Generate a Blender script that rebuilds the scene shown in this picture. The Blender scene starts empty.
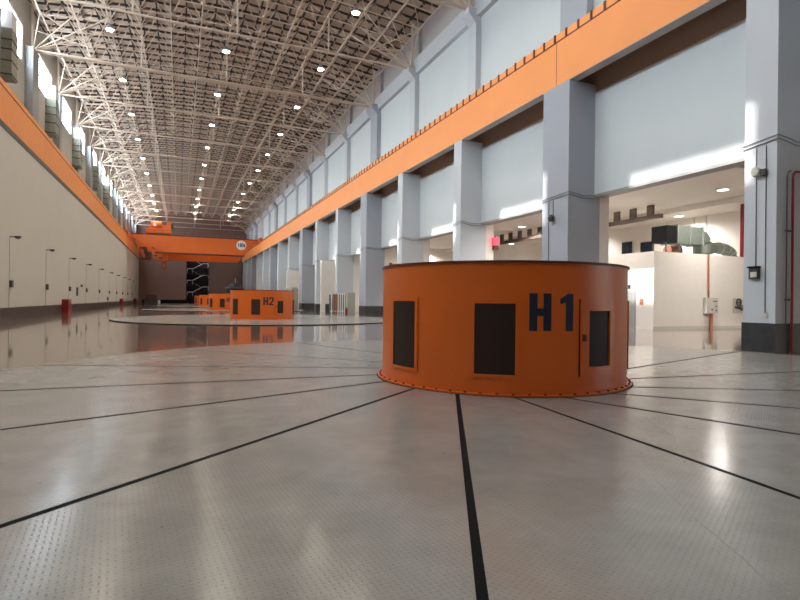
import bpy, math, random
from mathutils import Matrix, Vector
random.seed(7)
SC = bpy.context.scene
COL = SC.collection
PI = math.pi
FZ = -0.06                    # polished hall floor; the cover plates lie on it with their tops at z = 0

# ------------------------------------------------------------------ mesh helpers
class MB:
    def __init__(s): s.v, s.f, s.mi = [], [], []
    def add(s, vs, fs):
        n = len(s.v); s.v += [tuple(p) for p in vs]; s.f += [tuple(i + n for i in q) for q in fs]; return s
    def box(s, x0, x1, y0, y1, z0, z1):
        x0, x1 = min(x0, x1), max(x0, x1); y0, y1 = min(y0, y1), max(y0, y1); z0, z1 = min(z0, z1), max(z0, z1)
        return s.add([(x0,y0,z0),(x1,y0,z0),(x1,y1,z0),(x0,y1,z0),(x0,y0,z1),(x1,y0,z1),(x1,y1,z1),(x0,y1,z1)],
                     [(0,3,2,1),(4,5,6,7),(0,1,5,4),(1,2,6,5),(2,3,7,6),(3,0,4,7)])
    def bar(s, a, b, w, h=None):                                  # square bar between two points
        a, b = Vector(a), Vector(b); d = (b - a)
        if d.length < 1e-6: return s
        d.normalize(); up = Vector((0,0,1)) if abs(d.z) < .95 else Vector((0,1,0))
        u = d.cross(up).normalized() * w / 2; t = u.cross(d).normalized() * (h or w) / 2
        vs = [p + q for p in (a, b) for q in (u + t, u - t, -u - t, -u + t)]
        return s.add(vs, [(0,1,2,3),(7,6,5,4),(0,4,5,1),(1,5,6,2),(2,6,7,3),(3,7,4,0)])
    def tube(s, pts, r, n=8):
        pts = [Vector(p) for p in pts]; rings = []
        for i, p in enumerate(pts):
            d = (pts[min(i+1, len(pts)-1)] - pts[max(i-1, 0)]).normalized()
            up = Vector((0,0,1)) if abs(d.z) < .9 else Vector((0,1,0))
            u = d.cross(up).normalized(); t = u.cross(d).normalized()
            rings.append([p + r * (math.cos(2*PI*k/n) * u + math.sin(2*PI*k/n) * t) for k in range(n)])
        vs = [q for ring in rings for q in ring]; fs = []
        for i in range(len(pts) - 1):
            for k in range(n):
                a, b = i*n + k, i*n + (k+1) % n
                fs.append((a, b, b + n, a + n))
        fs.append(tuple(range(n))[::-1]); fs.append(tuple(range((len(pts)-1)*n, len(pts)*n)))
        return s.add(vs, fs)
    def lathe(s, prof, c=(0,0,0), n=64, axis='z', closed=False):    # prof: (r, h) list
        vs, fs = [], []; m = len(prof)
        for k in range(n):
            a = 2*PI*k/n
            for r, h in prof:
                p = (r*math.cos(a), r*math.sin(a), h)
                if axis == 'x': p = (p[2], p[0], p[1])
                if axis == 'y': p = (p[0], p[2], p[1])
                vs.append((p[0]+c[0], p[1]+c[1], p[2]+c[2]))
        for k in range(n):
            k2 = (k+1) % n
            for i in range(m if closed else m - 1):
                j = (i+1) % m
                fs.append((k*m+i, k2*m+i, k2*m+j, k*m+j))
        if not closed:
            if prof[0][0] > 1e-5: fs.append(tuple(k*m for k in range(n))[::-1])
            if prof[-1][0] > 1e-5: fs.append(tuple(k*m+m-1 for k in range(n)))
        return s.add(vs, fs)
    def prism(s, poly, lo, hi, f):                                 # poly 2D; f(u, v, w) -> point
        n = len(poly); vs = [f(u, v, lo) for u, v in poly] + [f(u, v, hi) for u, v in poly]
        fs = [tuple(range(n))[::-1], tuple(range(n, 2*n))] + [(i, (i+1) % n, (i+1) % n + n, i + n) for i in range(n)]
        return s.add(vs, fs)
    def arcbox(s, a0, a1, z0, z1, r0, r1, n=8, c=(0,0)):           # curved slab on a cylinder, angles in degrees
        vs, fs = [], []
        for i in range(n + 1):
            a = math.radians(a0 + (a1 - a0) * i / n); ca, sa = math.cos(a), math.sin(a)
            vs += [(c[0]+r0*ca, c[1]+r0*sa, z0), (c[0]+r1*ca, c[1]+r1*sa, z0), (c[0]+r1*ca, c[1]+r1*sa, z1), (c[0]+r0*ca, c[1]+r0*sa, z1)]
        for i in range(n):
            for k in range(4):
                fs.append((i*4+k, (i+1)*4+k, (i+1)*4+(k+1) % 4, i*4+(k+1) % 4))
        fs += [(0,1,2,3), (n*4+3, n*4+2, n*4+1, n*4)]
        return s.add(vs, fs)
    def build(s, name, mat, parent=None, smooth=False, off=None):
        me = bpy.data.meshes.new(name)
        o = off if off is not None else ((parent['_loc'] if parent is not None and '_loc' in parent else (0,0,0)))
        me.from_pydata([(p[0]-o[0], p[1]-o[1], p[2]-o[2]) for p in s.v], [], s.f)
        import bmesh
        b = bmesh.new(); b.from_mesh(me); bmesh.ops.recalc_face_normals(b, faces=b.faces); b.to_mesh(me); b.free()
        if smooth:
            me.polygons.foreach_set('use_smooth', [True] * len(me.polygons))
            try: me.set_sharp_from_angle(angle=math.radians(35))
            except Exception: pass
        me.materials.append(mat); me.update()
        ob = bpy.data.objects.new(name, me); COL.objects.link(ob)
        if parent is not None: ob.parent = parent; ob['_loc'] = list(o)
        elif off is not None: ob.location = off
        return ob

ROOTS = []
def thing(name, label, cat, loc=(0,0,0), group=None):
    o = bpy.data.objects.new(name, None); COL.objects.link(o)
    o.location = loc; o.empty_display_size = .3
    o['label'] = label; o['category'] = cat; o['_loc'] = list(loc)
    if group: o['group'] = group
    return o
def tag(o, label, cat, group=None):
    o['label'] = label; o['category'] = cat
    if group: o['group'] = group
    return o
def solo(name, mb, mat, label, cat, base, group=None, smooth=False):
    return tag(mb.build(name, mat, None, smooth, off=base), label, cat, group)
def struct(name, mb, mat, parent=None, smooth=False):
    o = mb.build(name, mat, parent, smooth)
    o['kind'] = 'structure'
    return o
def dup(root, loc, label=None, group=None):
    r = root.copy(); COL.objects.link(r); r.location = loc; r['_loc'] = list(loc)
    if label: r['label'] = label
    if group: r['group'] = group
    for ch in list(root.children):
        c = ch.copy(); COL.objects.link(c); c.parent = r
        for g in list(ch.children):
            d = g.copy(); COL.objects.link(d); d.parent = c
    return r
ORD = ['first','second','third','fourth','fifth','sixth','seventh','eighth','ninth','tenth','eleventh','twelfth','thirteenth',
       'fourteenth','fifteenth','sixteenth','seventeenth','eighteenth']

# ------------------------------------------------------------------ materials
def mat(name, col, rough=.5, metal=0., spec=.5, noise=0., nscale=3., coat=0., emit=None, bump=0., bscale=40.):
    m = bpy.data.materials.new(name); m.use_nodes = True
    nt = m.node_tree; b = nt.nodes['Principled BSDF']
    b.inputs['Base Color'].default_value = (*col, 1); b.inputs['Roughness'].default_value = rough
    b.inputs['Metallic'].default_value = metal; b.inputs['Specular IOR Level'].default_value = spec
    if coat: b.inputs['Coat Weight'].default_value = coat; b.inputs['Coat Roughness'].default_value = .05
    if emit: b.inputs['Emission Color'].default_value = (*emit[0], 1); b.inputs['Emission Strength'].default_value = emit[1]
    if noise or bump:
        g = nt.nodes.new('ShaderNodeNewGeometry'); 
    if noise:
        n = nt.nodes.new('ShaderNodeTexNoise'); n.inputs['Scale'].default_value = nscale; n.inputs['Detail'].default_value = 5
        nt.links.new(g.outputs['Position'], n.inputs['Vector'])
        r = nt.nodes.new('ShaderNodeMapRange'); r.inputs[1].default_value = .25; r.inputs[2].default_value = .75
        r.inputs[3].default_value = 1 - noise; r.inputs[4].default_value = 1 + noise
        nt.links.new(n.outputs['Fac'], r.inputs[0])
        x = nt.nodes.new('ShaderNodeVectorMath'); x.operation = 'SCALE'; x.inputs[0].default_value = col
        nt.links.new(r.outputs[0], x.inputs['Scale']); nt.links.new(x.outputs[0], b.inputs['Base Color'])
    if bump:
        n2 = nt.nodes.new('ShaderNodeTexNoise'); n2.inputs['Scale'].default_value = bscale
        nt.links.new(g.outputs['Position'], n2.inputs['Vector'])
        bp = nt.nodes.new('ShaderNodeBump'); bp.inputs['Strength'].default_value = bump; bp.inputs['Distance'].default_value = .01
        nt.links.new(n2.outputs['Fac'], bp.inputs['Height']); nt.links.new(bp.outputs[0], b.inputs['Normal'])
    return m

ORANGE = (.72, .142, .014)
M = dict(
    orange=mat('orange_paint', ORANGE, .34, noise=.05, nscale=1.2),
    orange_beam=mat('orange_beam_paint', (.93, .345, .098), .55, noise=.03, nscale=.6),
    orange_crane=mat('crane_orange_paint', (.68, .135, .014), .45, noise=.05, nscale=.5),
    dark_red=mat('dark_red_primer', (.13, .022, .012), .5),
    navy=mat('navy_lettering', (.012, .018, .045), .5),
    black=mat('black_rubber_and_gap_shade', (.008, .008, .008), .8, spec=.1),
    wall_left=mat('cream_wall_paint', (.61, .585, .515), .75, noise=.025, nscale=.25),
    wall_grey=mat('lilac_grey_plaster', (.46, .43, .42), .8, noise=.05, nscale=.4),
    panel=mat('pale_blue_grey_panel', (.60, .655, .68), .6, noise=.02, nscale=.4),
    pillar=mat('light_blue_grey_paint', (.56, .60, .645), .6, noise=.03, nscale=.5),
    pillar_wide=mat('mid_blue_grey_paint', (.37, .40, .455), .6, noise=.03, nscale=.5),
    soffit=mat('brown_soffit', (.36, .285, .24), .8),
    plinth=mat('dark_stone_plinth', (.035, .038, .045), .35, noise=.25, nscale=6.),
    dado=mat('dark_brown_stone', (.060, .048, .042), .35, noise=.2, nscale=1.5),
    back=mat('mauve_brown_wall', (.245, .145, .115), .8, noise=.05, nscale=.2),
    cream=mat('annex_cream_paint', (.82, .785, .73), .7, noise=.02),
    white=mat('white_paint', (.80, .80, .80), .6),
    deck=mat('taupe_roof_deck', (.64, .50, .395), .85, noise=.06, nscale=.5),
    purlin=mat('dark_brown_steel', (.050, .036, .028), .7),
    steel=mat('beige_painted_steel', (.64, .52, .42), .5, noise=.06, nscale=2.),
    mesh_dark=None,
    galv=mat('grey_green_galvanised', (.20, .23, .195), .4, metal=.35, noise=.08, nscale=4.),
    duct_old=mat('olive_grey_sheet', (.30, .30, .24), .55, noise=.1, nscale=3.),
    grey=mat('mid_grey_metal', (.30, .31, .31), .45),
    dgrey=mat('dark_grey_metal', (.06, .06, .06), .5),
    red=mat('fire_red_paint', (.26, .010, .014), .4),
    redlamp=mat('red_lamp_glass', (.8, .03, .05), .4, emit=((1, .05, .09), 1.6)),
    copper=mat('orange_conduit', (.46, .17, .09), .5),
    lens=mat('lamp_lens', (1, 1, 1), .4, emit=((1., .93, .70), 40.)),
    down=mat('downlight_lens', (1, 1, 1), .4, emit=((1., .95, .85), 8.)),
    blueglass=mat('dark_blue_glass', (.02, .03, .045), .1),
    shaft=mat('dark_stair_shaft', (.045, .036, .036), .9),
    offwhite=mat('off_white_box', (.62, .60, .54), .5),
    cable=mat('grey_cable', (.10, .10, .105), .5),
    tray=mat('brown_tray_paint', (.10, .075, .06), .6),
    wall_up=mat('warm_grey_plaster', (.50, .475, .42), .8, noise=.05, nscale=.4),
    greencab=mat('grey_green_cabinet', (.38, .40, .35), .5),
)
# dark expanded-metal mesh of the vents
def mesh_mat():
    m = bpy.data.materials.new('dark_brown_wire_mesh'); m.use_nodes = True; nt = m.node_tree; b = nt.nodes['Principled BSDF']
    tc = nt.nodes.new('ShaderNodeTexCoord'); w = nt.nodes.new('ShaderNodeTexWave'); w.inputs['Scale'].default_value = 28
    w.bands_direction = 'DIAGONAL'; nt.links.new(tc.outputs['Object'], w.inputs['Vector'])
    cr = nt.nodes.new('ShaderNodeValToRGB'); cr.color_ramp.elements[0].color = (.018, .010, .007, 1); cr.color_ramp.elements[1].color = (.064, .037, .027, 1)
    nt.links.new(w.outputs['Fac'], cr.inputs[0]); nt.links.new(cr.outputs[0], b.inputs['Base Color'])
    b.inputs['Roughness'].default_value = .55
    b.inputs['Specular IOR Level'].default_value = .2
    return m
M['mesh_dark'] = mesh_mat()

def node(nt, op, a, b=None, c=None):
    n = nt.nodes.new('ShaderNodeMath'); n.operation = op
    for i, v in enumerate((a, b, c)):
        if v is None: continue
        if isinstance(v, (int, float)): n.inputs[i].default_value = v
        else: nt.links.new(v, n.inputs[i])
    return n.outputs[0]

def plate_mat():
    """grey painted tread plate: two sets of raised lozenges at right angles"""
    m = bpy.data.materials.new('grey_tread_plate'); m.use_nodes = True; nt = m.node_tree; b = nt.nodes['Principled BSDF']
    tc = nt.nodes.new('ShaderNodeTexCoord'); mp = nt.nodes.new('ShaderNodeMapping')
    mp.inputs['Rotation'].default_value = (0, 0, math.radians(45)); mp.inputs['Scale'].default_value = (28, 28, 28)
    nt.links.new(tc.outputs['Object'], mp.inputs['Vector'])
    sp = nt.nodes.new('ShaderNodeSeparateXYZ'); nt.links.new(mp.outputs[0], sp.inputs[0])
    fx, fy = node(nt, 'FLOOR', sp.outputs[0]), node(nt, 'FLOOR', sp.outputs[1])
    px = node(nt, 'SUBTRACT', node(nt, 'SUBTRACT', sp.outputs[0], fx), .5)
    py = node(nt, 'SUBTRACT', node(nt, 'SUBTRACT', sp.outputs[1], fy), .5)
    par = node(nt, 'FLOORED_MODULO', node(nt, 'ADD', fx, fy), 2.)
    inv = node(nt, 'SUBTRACT', 1., par)
    u = node(nt, 'ADD', node(nt, 'MULTIPLY', px, par), node(nt, 'MULTIPLY', py, inv))
    v = node(nt, 'ADD', node(nt, 'MULTIPLY', py, par), node(nt, 'MULTIPLY', px, inv))
    e = node(nt, 'ADD', node(nt, 'POWER', node(nt, 'ABSOLUTE', node(nt, 'DIVIDE', u, .46)), 2.), node(nt, 'POWER', node(nt, 'ABSOLUTE', node(nt, 'DIVIDE', v, .17)), 2.))
    hgt = node(nt, 'MAXIMUM', node(nt, 'SUBTRACT', 1., e), 0.)
    bp = nt.nodes.new('ShaderNodeBump'); bp.inputs['Strength'].default_value = .55; bp.inputs['Distance'].default_value = .0048
    nt.links.new(hgt, bp.inputs['Height']); 
    g = nt.nodes.new('ShaderNodeNewGeometry')
    n0 = nt.nodes.new('ShaderNodeTexNoise'); n0.inputs['Scale'].default_value = .9; n0.inputs['Detail'].default_value = 3
    nt.links.new(g.outputs['Position'], n0.inputs['Vector'])
    bp2 = nt.nodes.new('ShaderNodeBump'); bp2.inputs['Strength'].default_value = .10; bp2.inputs['Distance'].default_value = .014
    nt.links.new(n0.outputs['Fac'], bp2.inputs['Height']); nt.links.new(bp.outputs[0], bp2.inputs['Normal'])
    nt.links.new(bp2.outputs[0], b.inputs['Normal'])
    n1 = nt.nodes.new('ShaderNodeTexNoise'); n1.inputs['Scale'].default_value = 1.6; n1.inputs['Detail'].default_value = 8; n1.inputs['Roughness'].default_value = .65
    nt.links.new(g.outputs['Position'], n1.inputs['Vector'])
    cr = nt.nodes.new('ShaderNodeValToRGB'); cr.color_ramp.elements[0].position = .3; cr.color_ramp.elements[1].position = .72
    cr.color_ramp.elements[0].color = (.27, .26, .236, 1); cr.color_ramp.elements[1].color = (.345, .334, .304, 1)
    nt.links.new(n1.outputs['Fac'], cr.inputs[0])
    # dark specks of dirt
    n2 = nt.nodes.new('ShaderNodeTexNoise'); n2.inputs['Scale'].default_value = 9.; n2.inputs['Detail'].default_value = 6
    nt.links.new(g.outputs['Position'], n2.inputs['Vector'])
    mr = nt.nodes.new('ShaderNodeMapRange'); mr.inputs[1].default_value = .72; mr.inputs[2].default_value = .78; nt.links.new(n2.outputs['Fac'], mr.inputs[0])
    mx = nt.nodes.new('ShaderNodeMixRGB'); mx.inputs[2].default_value = (.06, .05, .045, 1)
    nt.links.new(node(nt, 'MULTIPLY', mr.outputs[0], .8), mx.inputs[0]); nt.links.new(cr.outputs[0], mx.inputs[1]); nt.links.new(mx.outputs[0], b.inputs['Base Color'])
    rr = nt.nodes.new('ShaderNodeMapRange'); rr.inputs[3].default_value = .13; rr.inputs[4].default_value = .25; nt.links.new(n1.outputs['Fac'], rr.inputs[0])
    nt.links.new(rr.outputs[0], b.inputs['Roughness']); b.inputs['Specular IOR Level'].default_value = .85
    return m
M['plate'] = plate_mat()

def floor_mat():
    m = bpy.data.materials.new('polished_brown_floor'); m.use_nodes = True; nt = m.node_tree; b = nt.nodes['Principled BSDF']
    g = nt.nodes.new('ShaderNodeNewGeometry'); sp = nt.nodes.new('ShaderNodeSeparateXYZ'); nt.links.new(g.outputs['Position'], sp.inputs[0])
    n = nt.nodes.new('ShaderNodeTexNoise'); n.inputs['Scale'].default_value = .8; n.inputs['Detail'].default_value = 6
    nt.links.new(g.outputs['Position'], n.inputs['Vector'])
    cr = nt.nodes.new('ShaderNodeValToRGB'); cr.color_ramp.elements[0].position = .3; cr.color_ramp.elements[1].position = .7
    cr.color_ramp.elements[0].color = (.19, .135, .11, 1); cr.color_ramp.elements[1].color = (.26, .19, .155, 1)
    nt.links.new(n.outputs['Fac'], cr.inputs[0])
    # expansion joints every 5 m
    def joint(o):
        f = node(nt, 'FLOORED_MODULO', o, 5.05)
        return node(nt, 'LESS_THAN', f, .05)
    j = node(nt, 'MAXIMUM', joint(sp.outputs[0]), joint(node(nt, 'ADD', sp.outputs[1], 3.25)))
    mx = nt.nodes.new('ShaderNodeMixRGB'); mx.inputs[2].default_value = (.03, .024, .02, 1)
    nt.links.new(node(nt, 'MULTIPLY', j, .8), mx.inputs[0]); nt.links.new(cr.outputs[0], mx.inputs[1]); nt.links.new(mx.outputs[0], b.inputs['Base Color'])
    b.inputs['Roughness'].default_value = .10; b.inputs['Specular IOR Level'].default_value = .8
    b.inputs['Coat Weight'].default_value = .6; b.inputs['Coat Roughness'].default_value = .05
    return m
M['floor'] = floor_mat()

def pane_mat():
    m = bpy.data.materials.new('daylit_window_glass'); m.use_nodes = True; nt = m.node_tree; nt.nodes.clear()
    out = nt.nodes.new('ShaderNodeOutputMaterial'); mix = nt.nodes.new('ShaderNodeMixShader'); mix.inputs[0].default_value = .5
    t = nt.nodes.new('ShaderNodeBsdfTransparent'); e = nt.nodes.new('ShaderNodeEmission')
    e.inputs['Color'].default_value = (.78, .90, 1., 1); e.inputs['Strength'].default_value = WIN
    nt.links.new(t.outputs[0], mix.inputs[1]); nt.links.new(e.outputs[0], mix.inputs[2]); nt.links.new(mix.outputs[0], out.inputs[0])
    return m
WIN = 30.0
M['pane'] = pane_mat()

# ------------------------------------------------------------------ the hall's rhythm
XR, XL = 17.0, -10.0                                     # hall faces of the right pillars and of the left wall
Y0, Y1 = -16.0, 158.0
_r = [.6033,1.1556,1.7592,2.332,2.8601,3.451,4.0336,4.5622,5.1508,5.7507,6.291,6.8476,7.441,8.03,8.56,9.12]
PK = {k: v * XR for k, v in enumerate(_r)}
PK[-1] = 1.1; PK[-2] = -9.7
def wide(k): return k % 3 == 1
def pw(k): return 1.9 if wide(k) else 1.0
KS = sorted(PK)
BZ0, BZ1 = 12.03, 14.2                                   # crane beams

# ------------------------------------------------------------------ floor
struct('floor', MB().box(-11.4, 37, Y0 - .4, Y1 + .4, FZ - .3, FZ), M['floor'])

# ------------------------------------------------------------------ cover plates round unit H1
HC = (5.66, 8.40)
RTAB = [(0,10.4),(11.6,10.15),(24,9.4),(45,9.1),(83.6,8.84),(103,8.85),(124,9.1),(152,9.32),(158,9.45),(185,10.3),(215,11.),(270,11.6),(320,11.),(360,10.4)]
def redge(a):
    a %= 360
    for (a0, r0), (a1, r1) in zip(RTAB, RTAB[1:]):
        if a0 <= a <= a1:
            t = (a - a0) / (a1 - a0); return r0 + (r1 - r0) * t
def cut_line(ang, off):
    d = Vector((math.cos(math.radians(ang)), math.sin(math.radians(ang)))); n = Vector((-d.y, d.x)); return d, n, off
CUTS = [(-118.1,-.847),(-95.4,-.907),(-69.9,-1.156),(-47.8,-1.11),(-26.3,-1.108),(-5.0,-1.002),(17.0,-.993),(40.,-.95),(63.,-.9),(86.5,-.87),
        (109.5,-.849),(133.8,-.851),(158.4,-.892),(178.4,-.738),(199.1,-.747),(219.7,-.745)]
GAPS = [.060,.066] + [.085]*12 + [.075,.070]
def cutpt(i, r, side):
    ang, off = CUTS[i % 16]; d, n, _ = cut_line(ang, off)
    o = off + side * GAPS[i % 16] / 2
    s = math.sqrt(max(r*r - o*o, 0)); return d * s + n * o
def edge_hit(i, side):
    r = 9.5
    for _ in range(12):
        p = cutpt(i, r, side); r = redge(math.degrees(math.atan2(p.y, p.x)))
    return cutpt(i, r, side)
PLATE_LABELS = ['in front of the orange H1 housing, nearest the camera', 'front right of the H1 housing below the door', 'right of the H1 housing in the right foreground',
  'right of the H1 housing running to the right picture edge', 'right of the H1 housing, thin second strip behind the foreground', 'right of the H1 housing pointing at the pillar with the red pipe',
  'behind the right side of the H1 housing, near the white enclosure', 'hidden behind the H1 housing on its right', 'straight behind the H1 housing', 'behind the H1 housing towards the fenced pillar',
  'behind the left side of the H1 housing, nearest the H2 housing', 'left of the H1 housing at the back, next to the shiny floor', 'left of the H1 housing, its tip on the shiny brown floor strip',
  'left of the H1 housing, middle narrow strip', 'left of the H1 housing, wide strip at the left picture edge', 'in the left foreground, below the long black joint']
for i in range(16):
    a_in, b_in = cutpt(i, 2.27, +1), cutpt(i + 1, 2.27, -1)
    a_out, b_out = edge_hit(i, +1), edge_hit(i + 1, -1)
    def arc(p, q, rf, n=10):
        a0 = math.degrees(math.atan2(p.y, p.x)); a1 = math.degrees(math.atan2(q.y, q.x))
        while a1 < a0: a1 += 360
        out = []
        for k in range(1, n):
            a = a0 + (a1 - a0) * k / n; r = rf(a); out.append(Vector((r*math.cos(math.radians(a)), r*math.sin(math.radians(a)))))
        return out
    poly = [a_in, a_out] + arc(a_out, b_out, redge) + [b_out, b_in] + arc(a_in, b_in, lambda a: 2.27)[::-1]
    rot = math.radians(CUTS[i][0] + 11); R2 = Matrix.Rotation(-rot, 2)
    poly = [R2 @ p for p in poly]
    mb = MB().prism([(p.x, p.y) for p in poly], -.045, 0., lambda u, v, w: (u, v, w))
    o = mb.build('floor_cover_plate', M['plate'])
    o.location = (HC[0], HC[1], 0); o.rotation_euler = (0, 0, rot)
    if i == 0:
        cz = [R2 @ (Vector(q) - Vector(HC)) for q in [[3.609, 3.166], [3.369, 2.775], [3.157, 2.429], [3.014, 2.151], [2.876, 1.879], [2.739, 1.663]]]
        MB().tube([(q.x, q.y, .0) for q in cz], .0028, 4).build('crease', M['grey'], o)['label'] = 'faint crease line in the plate'
    tag(o, 'grey floor plate ' + PLATE_LABELS[i], 'floor plate', 'tread plate sectors around the first housing')
# black ring under the sectors, added so the open gaps look shaded
mb = MB()
ring = [(a, redge(a) - .03) for a in range(0, 360, 4)]
n = len(ring); vs = []
for a, r in ring:
    c, s_ = math.cos(math.radians(a)), math.sin(math.radians(a))
    vs += [(HC[0]+2.2*c, HC[1]+2.2*s_, -.046), (HC[0]+r*c, HC[1]+r*s_, -.046), (HC[0]+r*c, HC[1]+r*s_, FZ), (HC[0]+2.2*c, HC[1]+2.2*s_, FZ)]
mb.add(vs, [(i*4+k, ((i+1) % n)*4+k, ((i+1) % n)*4+(k+1) % 4, i*4+(k+1) % 4) for i in range(n) for k in range(4)])
for i in range(16):                                     # black fill painting the shade in the gaps between the sectors
    q4 = [cutpt(i, 2.3, -1), edge_hit(i, -1) * .995, edge_hit(i, +1) * .995, cutpt(i, 2.3, +1)]
    mb.prism([(HC[0] + q.x, HC[1] + q.y) for q in q4], -.046, -.003, lambda u, v, w: (u, v, w))
struct('trim_1', mb, M['black'])

# round plates under the far units
UNIT_Y = [8.40, 38.7, 69.3, 99.7, 130.0]
UNIT_X = [5.66, 5.62, 5.7, 5.7, 5.7]
for u in range(1, 5):
    mb = MB().lathe([(9.7, FZ), (9.7, 0.), (2.2, 0.), (2.2, FZ)], n=96, closed=True)
    o = mb.build('floor_cover_disc', M['plate']); o.location = (UNIT_X[u], UNIT_Y[u], 0)
    tag(o, 'round grey raised floor cover under the H%d housing' % (u + 1), 'floor plate')
    t = MB().lathe([(9.74, FZ + .001), (9.74, -.02), (9.7, -.02), (9.7, FZ + .001)], n=96, closed=True)
    e = t.build('edge_strip', M['black'], o)
    for k in range(16):
        a = math.radians(CUTS[k][0] + 6); d = Vector((math.cos(a), math.sin(a), 0)); nn = Vector((-d.y, d.x, 0))
    j = MB()
    for k in range(16):
        a = math.radians(CUTS[k][0] + 6); d = Vector((math.cos(a), math.sin(a), 0)); nn = Vector((-d.y, d.x, 0)) * -.85
        j.bar(d * 2.3 + nn, d * 9.6 + nn, .03, .004)
    e = j.build('joint_strip', M['black'], o)

# ------------------------------------------------------------------ generator housings
R_S = 2.235
GLYPH = {   # strokes as closed polygons on a 0..w x 0..1 grid
 'H': (.46, [[(0,0),(.165,0),(.165,1),(0,1)], [(.295,0),(.46,0),(.46,1),(.295,1)], [(.165,.40),(.295,.40),(.295,.60),(.165,.60)]]),
 '1': (.30, [[(.13,0),(.30,0),(.30,1),(.17,1),(.0,.86),(.0,.72),(.13,.77)]]),
 '2': (.46, [[(0,0),(.46,0),(.46,.15),(0,.15)], [(0,.15),(.19,.15),(.46,.55),(.29,.58)], [(.29,.58),(.46,.55),(.46,.85),(.29,.85)], [(.02,.85),(.46,.85),(.38,1),(.1,1)], [(0,.68),(.16,.68),(.16,.85),(.02,.85)]]),
 '3': (.46, [[(0,0),(.40,0),(.46,.08),(.46,.15),(0,.15)], [(.29,.15),(.46,.15),(.46,.46),(.29,.46)], [(.12,.43),(.42,.43),(.42,.58),(.12,.58)], [(.29,.55),(.46,.55),(.46,.85),(.29,.85)], [(0,.85),(.46,.85),(.40,1),(0,1)], [(0,.15),(.15,.15),(.15,.28),(0,.28)], [(0,.72),(.15,.72),(.15,.85),(0,.85)]]),
 '4': (.48, [[(.27,0),(.42,0),(.42,1),(.27,1)], [(0,.22),(.48,.22),(.48,.36),(0,.36)], [(0,.36),(.16,.36),(.30,1),(.20,1)]]),
 '5': (.46, [[(0,0),(.40,0),(.46,.08),(.46,.15),(0,.15)], [(.29,.15),(.46,.15),(.46,.55),(.29,.55)], [(0,.50),(.42,.50),(.42,.65),(0,.65)], [(0,.60),(.16,.60),(.16,1),(0,1)], [(0,.85),(.44,.85),(.44,1),(0,1)]]),
}
def lettering(text, a_start, z0, hgt, xs, gap):
    mb = MB(); s = 0.
    for ch in text:
        w, polys = GLYPH[ch]
        for poly in polys:
            def f(u, v, r):
                a = math.radians(a_start) + (s + u * hgt * xs) / R_S
                return (r * math.cos(a), r * math.sin(a), z0 + v * hgt)
            mb.prism(poly, R_S - .002, R_S + .006, f)
        s += (w + gap if ch == 'H' else w) * hgt * xs
    return mb
def vent(root, a0, a1, z0, z1, door=False, nm='vent_panel'):
    f = MB(); m = .06; da = math.degrees(m / R_S); ro = R_S + (.035 if door else .022)
    ri = R_S - .01
    if door:
        i0, i1, k0, k1 = a0 + 3.9, a1 - 2.6, z0 + .14, z1 - .18
    else:
        i0, i1, k0, k1 = a0 + da, a1 - da, z0 + .05, z1 - .07
    f.arcbox(a0, i0, z0, z1, ri, ro, 3); f.arcbox(i1, a1, z0, z1, ri, ro, 3)
    f.arcbox(i0, i1, z0, k0, ri, ro, 6); f.arcbox(i0, i1, k1, z1, ri, ro, 6)
    fr = f.build(nm, M['orange'], root)
    MB().arcbox(i0, i1, k0, k1, ri, R_S + .008, 6).build('wire_mesh', M['mesh_dark'], fr)['label'] = 'dark wire mesh'
    if door:
        h = MB().arcbox(a0 + .55, a0 + 1.5, (z0+z1)/2 - .05, (z0+z1)/2 + .05, ro, ro + .05, 2)
        h.build('handle', M['dark_red'], fr)
        g = MB().arcbox(a0 - .45, a0, z0, z1, R_S - .01, R_S + .004, 1)
        g.build('door_gap', M['black'], fr)
    return fr
bolt_me = None
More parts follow.
